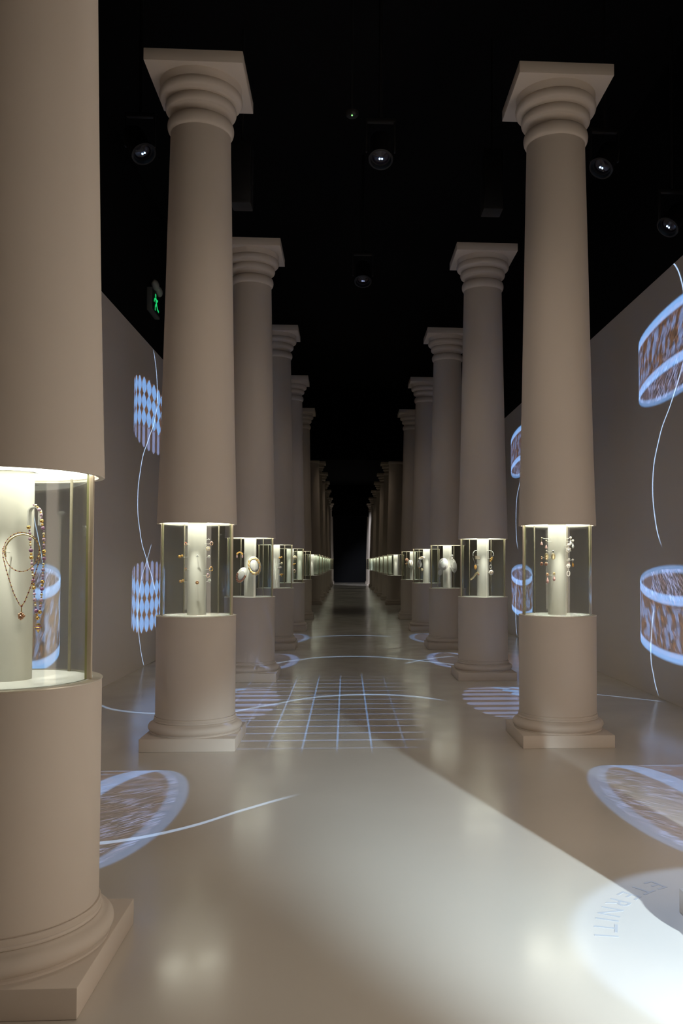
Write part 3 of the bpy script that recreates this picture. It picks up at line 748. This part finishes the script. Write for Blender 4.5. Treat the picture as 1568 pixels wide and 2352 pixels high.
# ------------------------------------------------------------------ lights
def spot(name, loc, aim, energy, color, size, blend, radius):
    l = bpy.data.lights.new(name, 'SPOT'); l.energy = energy; l.color = color; l.spot_size = R(size); l.spot_blend = blend; l.shadow_soft_size = radius
    o = bpy.data.objects.new(name, l); COL.objects.link(o); o.location = loc
    o.rotation_euler = (Vector(aim) - Vector(loc)).to_track_quat('-Z', 'Y').to_euler(); return o
def area(name, loc, direction, energy, color, sx, sy):
    l = bpy.data.lights.new(name, 'AREA'); l.energy = energy; l.color = color; l.shape = 'RECTANGLE'; l.size = sx; l.size_y = sy
    o = bpy.data.objects.new(name, l); COL.objects.link(o); o.location = loc
    o.rotation_euler = Vector(direction).to_track_quat('-Z', 'Y').to_euler(); return o
area('side_fill_light', (3.95, 2.45, 1.05), (-1, .75, .22), 98, (1.0, .84, .68), 2.7, 2.5)  # fill added out of view to light the columns from the right
area('rear_fill_light', (0.6, -5.4, 1.9), (0, 1, 0), 4, (1.0, .83, .66), 4.0, 2.4)  # weak frontal fill added behind the camera, no lamp known there
spot('white_spotlight', (2.70, -1.2, 1.9), (1.34, 3.05, .22), 3300, (.74, .91, 1.0), 28.5, .95, .05)
for y in (5.1, 9.0, 12.9, 16.8, 21.0, 30.0, 38.0, 46.0):  # added ambient fill for floor, columns and walls; no fittings at these points
    spot('aisle_fill_spot', (XM, y, 5.65), (XM, y, 0), 95 if y < 6 else (58 if y < 10 else (36 if y < 20 else 20)), (1.0, .83, .65), 118, .9, .25)
spot('far_spotlight', (-.2, 50.0, 5.6), (1.5, 56.5, 2.5), 1700, (.9, .92, 1.0), 40, .6, .05)

spot('aisle_fill_spot', (1.0, 1.5, 5.65), (.45, 2.8, 0), 105, (1.0, .86, .70), 44, 1.0, .2)  # one more fill, added to brighten the foreground floor
BLUE = (0.18, 0.42, 0.92); LAV = (0.20, 0.34, 0.74); BRN = (0.55, 0.25, 0.10); WHT = (0.42, 0.64, 1.0)
class Slide:
    """a projector: one lamp whose beam carries a drawn pattern, laid out in metres on the surface it faces"""
    def __init__(s, name, loc, face, dist, gain):
        l = bpy.data.lights.new(name, 'SPOT'); l.energy = 8000; l.spot_size = R(172); l.spot_blend = .02; l.shadow_soft_size = 0.0
        o = bpy.data.objects.new(name, l); COL.objects.link(o)
        ax = {'floor': ((1, 0, 0), (0, 1, 0), (0, 0, 1)), 'left': ((0, 1, 0), (0, 0, 1), (1, 0, 0)), 'right': ((0, -1, 0), (0, 0, 1), (-1, 0, 0))}[face]
        mm = Matrix((ax[0], ax[1], ax[2])).transposed().to_4x4(); mm.translation = Vector(loc); o.matrix_world = mm
        l.use_nodes = True; s.nt = nt = NT(l.node_tree); s.em = nt.n['Emission']
        tc = nt.node('ShaderNodeTexCoord'); sep = nt.node('ShaderNodeSeparateXYZ'); nt.l.new(tc.outputs['Normal'], sep.inputs[0])
        nx, ny, nz = (E(nt, sep.outputs[i]) for i in range(3))
        u = nx / nz * -dist; v = ny / nz * -dist
        if face == 'floor': s.x = u + loc[0]; s.y = v + loc[1]
        elif face == 'left': s.x = u + loc[1]; s.y = v + loc[2]
        else: s.x = loc[1] - u; s.y = v + loc[2]
        s.comp = 1.0 / nz.abs().max(.05).pow(3.0) * (gain / 8.0)
        s.acc = None
    def put(s, mask, col, k=1.0):
        terms = [mask * (c * k) for c in col]
        s.acc = terms if s.acc is None else [a + b for a, b in zip(s.acc, terms)]
    def done(s):
        c = s.nt.node('ShaderNodeCombineXYZ')
        for i in range(3): s.nt.put(c.inputs[i], s.acc[i])
        s.nt.l.new(c.outputs[0], s.em.inputs['Color']); s.nt.put(s.em.inputs['Strength'], s.comp)
    def line(s, pts, along='y', w=.008, k=1.0, taper=.25, col=WHT, soft=.006):
        """thin drawn line; along='y' means x = f(y)"""
        nt = s.nt; t, o = (s.y, s.x) if along == 'y' else (s.x, s.y)
        f = nt.curve(t, [(p[1], p[0]) for p in pts] if along == 'y' else pts)
        ts = [p[1] if along == 'y' else p[0] for p in pts]; lo, hi = min(ts), max(ts)
        # slope-corrected width
        rng = nt.smooth(t, lo, lo + taper) * nt.smooth(t, hi - taper, hi, 1.0, 0.0)
        s.put((o - f).band(w, soft) * rng, col, k)
    def cuff(s, b, a, b0, Rr, a0, a1, e, style, flip=False, k=1.0, rim=.05):
        """a cuff bracelet drawn as a cylinder seen a little from its open end. a runs along its axis, b across"""
        nt = s.nt
        if flip: a = -a; a0, a1 = -a1, -a0
        q = ((b - b0) * (1 / Rr)); qq = q.max(-1.0).min(1.0)
        side = q.band(1.0, .012)
        arc_ = (1.0 - qq * qq).max(0.0).sqrt() * e
        af = a + arc_                       # straightened height on the front wall
        ab = a - arc_                       # on the back wall
        th = qq.asin() * Rr
        if style == 'filigree':
            front = af.inside(a0, a1, .008) * side
            inner = (ab - a1).above(0.0, .004)
            inner = (a1 + arc_ - a).above(0.0, .008) * (af - a1).above(0.0, .008) * side
            rims = ((af - a1).band(rim, .018) + (af - a0).band(rim, .018)).min(1.0) * side
            brim = (ab - a1).band(rim * .75, .018) * side * (af - a1).above(0.0, .01)
            edge = (q.abs() - .985).band(.012, .008) * front
            hatch = nt.noise(th * 7.0 + af * 6.0, (af * 46.0 - th * 40.0), 0.0, 1.0, 3.0)
            blot = nt.noise(th, af * .8, 1.7, 7.0, 1.5)
            blot2 = nt.noise(th * 9.0 - af * 6.0, af * 4.0, 4.0, 1.0, 2.0)
            hm = nt.smooth(hatch, .40, .66)
            fl = nt.smooth(blot * .6 + blot2 * .4, .44, .60)
            mid = (af - (a0 + a1) * .5).band(abs(a1 - a0) * .36, .07)
            s.put(front * mid * fl * (hm * .5 + .5), LAV, .8 * k)
            s.put(front * hm * (1.0 - fl * mid * .85), BRN, .34 * k)
            s.put(inner * hm * (fl * .8 + .2), LAV, 1.0 * k); s.put(inner * hm, BRN, .22 * k)
            str_ = nt.noise(th * 85.0 + af * 40.0, af * 6.0, 0.0, 1.0, 1.0)
            s.put(rims * nt.smooth(str_, .2, .6, .78, 1.0), BLUE, 1.0 * k); s.put(brim, BLUE, .55 * k); s.put(edge, BLUE, .35 * k)
        elif style == 'bead':
            n = 10.0
            cx = ((qq.asin() * (n / PI)).fract() - .5).abs() * 2.0        # 0 on a string of beads, 1 between strings
            wob = (1.0 - cx) * .05
            front = (af - a0 + wob).above(0.0, .012) * (a1 - af + wob).above(0.0, .012) * side
            inner = (af - a1 - wob).above(0.0, .01) * (a1 + arc_ - a + wob).above(0.0, .01) * side
            H = abs(a1 - a0); t = (af - a0) * (1.0 / H)
            def row(c, h):
                d = ((t - c).abs() * (1.0 / h)).min(1.0)
                return nt.smooth(cx - (1.0 - d.pow(1.8)) * .98, -.16, .10, 1.0, 0.0) * nt.smooth(d, .86, 1.0, 1.0, 0.0)
            beads = (row(.14, .21) + row(.50, .20) + row(.86, .21)).min(1.0)
            hatch = nt.smooth(nt.noise(th * 60.0 - af * 30.0, af * 14.0, 0.0, 1.0, 2.0), .42, .62)
            s.put(front * beads * (hatch * .3 + .7), BLUE, .95 * k)
            s.put(front * (1.0 - beads) * hatch, BRN, .30 * k)
            s.put(inner * nt.smooth(cx, .35, .75, 1.0, 0.0), LAV, .50 * k); s.put(inner * hatch, BRN, .14 * k)
        else:   # plain ring
            inner = (a1 + arc_ - a).above(0.0, .01) * (af - a1).above(0.0, .01) * side
            front = af.inside(a0, a1, .01) * side
            fm = (af - a1).band(rim * 1.7, .03) * side * front
            bm = (ab - a1).band(rim * 1.2, .03) * side * (af - a1).above(0.0, .01)
            nz = nt.smooth(nt.noise(th * 8.0, af * 24.0, 0.0, 1.0, 3.0), .4, .65)
            s.put(fm, BLUE, .9 * k); s.put(bm, LAV, .75 * k); s.put(front * nz, BRN, .35 * k); s.put(inner * nz, LAV, .18 * k); s.put(inner * nz, BRN, .12 * k)

GF, GW = 2.5, 1.0
# --- floor, first bay
s = Slide('floor_projection_light', (XM, 5.6, 5.7), 'floor', 5.7, GF * .62)
s.cuff(s.y, s.x, 5.12, 1.0, -2.1, -1.33, .30, 'filigree', k=.80, rim=.085)
s.cuff(s.y, s.x, 5.12, 1.0, 1.93, 2.7, .30, 'filigree', True, k=.80, rim=.085)
s.line([(-1.6, 4.50), (-1.29, 4.55), (-1.13, 4.61), (-.87, 4.80), (-.60, 5.12), (-.33, 5.41), (-.25, 5.48)], 'x', .026, .8, .25)
dd = ((s.x - XR) * (s.x - XR) + (s.y - YK(0)) * (s.y - YK(0))).sqrt()
s.put(s.nt.smooth(dd, .84, .93, 1.0, 0.0), WHT, .44)
s.done()
# --- floor, second bay
s = Slide('floor_projection_light', (XM, 9.0, 5.7), 'floor', 5.7, GF * .62)
s.cuff(s.y, s.x, 9.03, 1.02, -1.55, -1.03, .30, 'bead', k=1.3)
s.cuff(s.y, s.x, 9.03, 1.02, 1.60, 2.15, .30, 'bead', True, k=1.3)
s.line([(-1.25, 8.20), (-1.01, 8.59), (-.70, 8.96), (-.35, 9.34), (0.0, 9.50), (.27, 9.53), (.69, 9.40), (1.0, 9.14), (1.1, 9.02)], 'x', .045, .75, .2, soft=.02)
s.line([(-2.75, 9.25), (-2.57, 9.03), (-2.2, 8.59), (-1.84, 8.42), (-1.4, 8.4)], 'x', .035, .6, .1, soft=.015)
s.line([(2.2, 9.8), (2.79, 9.42), (3.09, 9.16), (3.38, 8.88)], 'x', .028, .55, .1, soft=.015)
gx = (((s.x + .065) * (1 / .272) + .5).fract() - .5) * .272
gy = (((s.y - 6.79) * (1 / .302) + .5).fract() - .5) * .302
reg = s.nt.smooth(s.y, 6.45, 7.2) * s.nt.smooth(s.y, 10.2, 11.6, 1.0, 0.0)
spk = s.nt.smooth(s.nt.noise(s.x * 30.0, s.y * 30.0, 0.0, 1.0, 2.0), .35, .6, .45, 1.0)
s.put(gx.band(.0075, .006) * reg * s.nt.smooth((s.x + .065).abs(), .25, .75, 1.0, .0) * spk, BLUE, 1.0)
s.put(gx.band(.006, .005) * s.nt.smooth(s.y, 7.3, 7.9) * s.nt.smooth(s.y, 10.4, 11.0, 1.0, 0.0) * s.x.inside(-1.2, -.5, .05), LAV, .5)
s.put(gy.band(.02, .014) * reg * s.x.inside(-1.15, .62, .2) * spk, LAV, .8)
s.done()
# --- floor, third and fourth bays
s = Slide('floor_projection_light', (XM, 14.6, 5.7), 'floor', 5.7, GF * .62)
s.cuff(s.y, s.x, 12.85, .98, -1.9, -1.04, .28, 'ring', k=1.0, rim=.05)
s.cuff(s.y, s.x, 12.95, 1.0, 1.58, 2.5, .28, 'ring', True, k=1.0, rim=.05)
s.cuff(s.y, s.x, 16.75, 1.0, -1.9, -1.04, .28, 'filigree', k=.7, rim=.07)
s.cuff(s.y, s.x, 16.75, 1.0, 1.58, 2.5, .28, 'filigree', True, k=.7, rim=.07)
s.line([(-1.15, 12.36), (-1.03, 12.53), (-.69, 13.0), (-.24, 13.37), (.24, 13.42), (.83, 13.07), (1.25, 12.64), (1.6, 12.26)], 'x', .075, .55, .1, soft=.03)
s.line([(.8, 12.35), (.92, 12.55), (1.37, 13.15), (1.74, 13.44)], 'x', .06, .5, .15, soft=.03)
s.line([(-.95, 16.3), (-.87, 16.41), (-.3, 17.22), (.31, 17.31), (.99, 16.94)], 'x', .09, .45, .2, soft=.04)
s.done()
# --- left wall
PX = XM
s = Slide('wall_projection_light', (.205, 11.04, 5.0), 'left', .205 - WL, GW * .62)
s.cuff(s.x, s.y, 12.55, 1.02, .64, 1.30, .14, 'bead', k=1.0)
s.cuff(s.x, s.y, 12.55, 1.02, 3.26, 3.88, .16, 'bead', True, k=1.0)
s.cuff(s.x, s.y, 8.16, .52, .62, 1.28, .12, 'filigree', k=.9, rim=.05)
s.line([(12.60, 4.58), (12.74, 4.45), (12.89, 4.15), (12.92, 3.9), (12.80, 3.62), (12.38, 3.22), (11.93, 2.74), (11.79, 2.28), (11.93, 1.9), (12.35, 1.50), (12.72, 1.23), (12.92, 1.03)], 'y', .017, 1.0, .05)
s.line([(12.66, 1.74), (12.35, 1.47), (11.98, 1.12), (11.87, .71), (11.97, .41), (12.26, .0)], 'y', .014, .8, .05)
s.line([(7.84, 2.3), (7.86, 2.1), (7.90, 1.95), (8.07, 1.64), (8.2, 1.4)], 'y', .010, .8, .1)
s.line([(7.95, 1.1), (7.88, .7), (7.9, .45)], 'y', .010, .5, .1)
s.done()
# --- right wall
s = Slide('wall_projection_light', (.205, 11.04, 5.0), 'right', WR - .205, GW * .62)
s.cuff(s.x, s.y, 8.72, 1.03, .64, 1.235, .165, 'filigree', k=1.0, rim=.05)
ty = s.y + (s.x - 8.72) * .02
s.cuff(s.x, ty, 8.72, 1.03, 3.40, 3.97, .17, 'filigree', True, k=1.0, rim=.05)
s.cuff(s.x, s.y, 16.5, 1.0, .64, 1.24, .16, 'filigree', k=1.0, rim=.05)
s.cuff(s.x, s.y, 16.5, 1.0, 3.36, 3.93, .17, 'filigree', True, k=1.0, rim=.05)
s.line([(8.70, 4.60), (8.62, 4.55), (8.47, 4.35), (8.38, 4.12)], 'y', .014, 1.0, .02)
s.line([(8.40, 3.55), (8.47, 3.45), (8.76, 3.15), (9.13, 2.8), (9.32, 2.38), (9.27, 1.99), (9.02, 1.60)], 'y', .015, 1.0, .2)
s.line([(9.30, 1.0), (9.39, .69), (9.42, .45), (9.34, .22), (9.16, .0)], 'y', .014, .9, .1)
s.line([(16.4, 3.3), (16.64, 3.02), (16.96, 2.62), (16.98, 2.1), (16.65, 1.7)], 'y', .022, .9, .2)
s.line([(16.8, 1.2), (17.03, .8), (17.05, .44), (16.84, .0)], 'y', .022, .8, .1)
s.done()

# ------------------------------------------------------------------ world, camera, view
w = bpy.data.worlds.new('World'); sc.world = w; w.use_nodes = True
w.node_tree.nodes['Background'].inputs[0].default_value = (0.0, 0.0, 0.0, 1)
cam = bpy.data.cameras.new('camera'); co = bpy.data.objects.new('camera', cam); COL.objects.link(co); sc.camera = co
f, yaw, px, py, roll, pitch = 1965.92, .05502, 902.916, 1232.477, -.00219, .03151
cam.sensor_fit = 'VERTICAL'; cam.sensor_height = 36.0; cam.sensor_width = 24.0; cam.lens = f * 36.0 / 2352
cam.shift_x = (784 - px) / 2352; cam.shift_y = (py - 1176) / 2352
fw = Vector((math.sin(yaw) * math.cos(pitch), math.cos(yaw) * math.cos(pitch), math.sin(pitch)))
rt = Vector((math.cos(yaw), -math.sin(yaw), 0)); up = rt.cross(fw)
r2 = rt * math.cos(roll) - up * math.sin(roll); u2 = up * math.cos(roll) + rt * math.sin(roll)
mm = Matrix((r2, u2, -fw)).transposed().to_4x4(); mm.translation = Vector((0, 0, 1.45)); co.matrix_world = mm
cam.clip_start = .05; cam.clip_end = 200
vs_ = sc.view_settings; vs_.view_transform = 'Standard'; vs_.look = 'None'; vs_.gamma = 1.0; vs_.use_curve_mapping = False; vs_.exposure = 0.0
cy = sc.cycles
cy.max_bounces = 10; cy.diffuse_bounces = 5; cy.glossy_bounces = 4; cy.transmission_bounces = 4; cy.transparent_max_bounces = 48
cy.caustics_reflective = False; cy.caustics_refractive = False; cy.sample_clamp_indirect = 4.0; cy.use_denoising = True
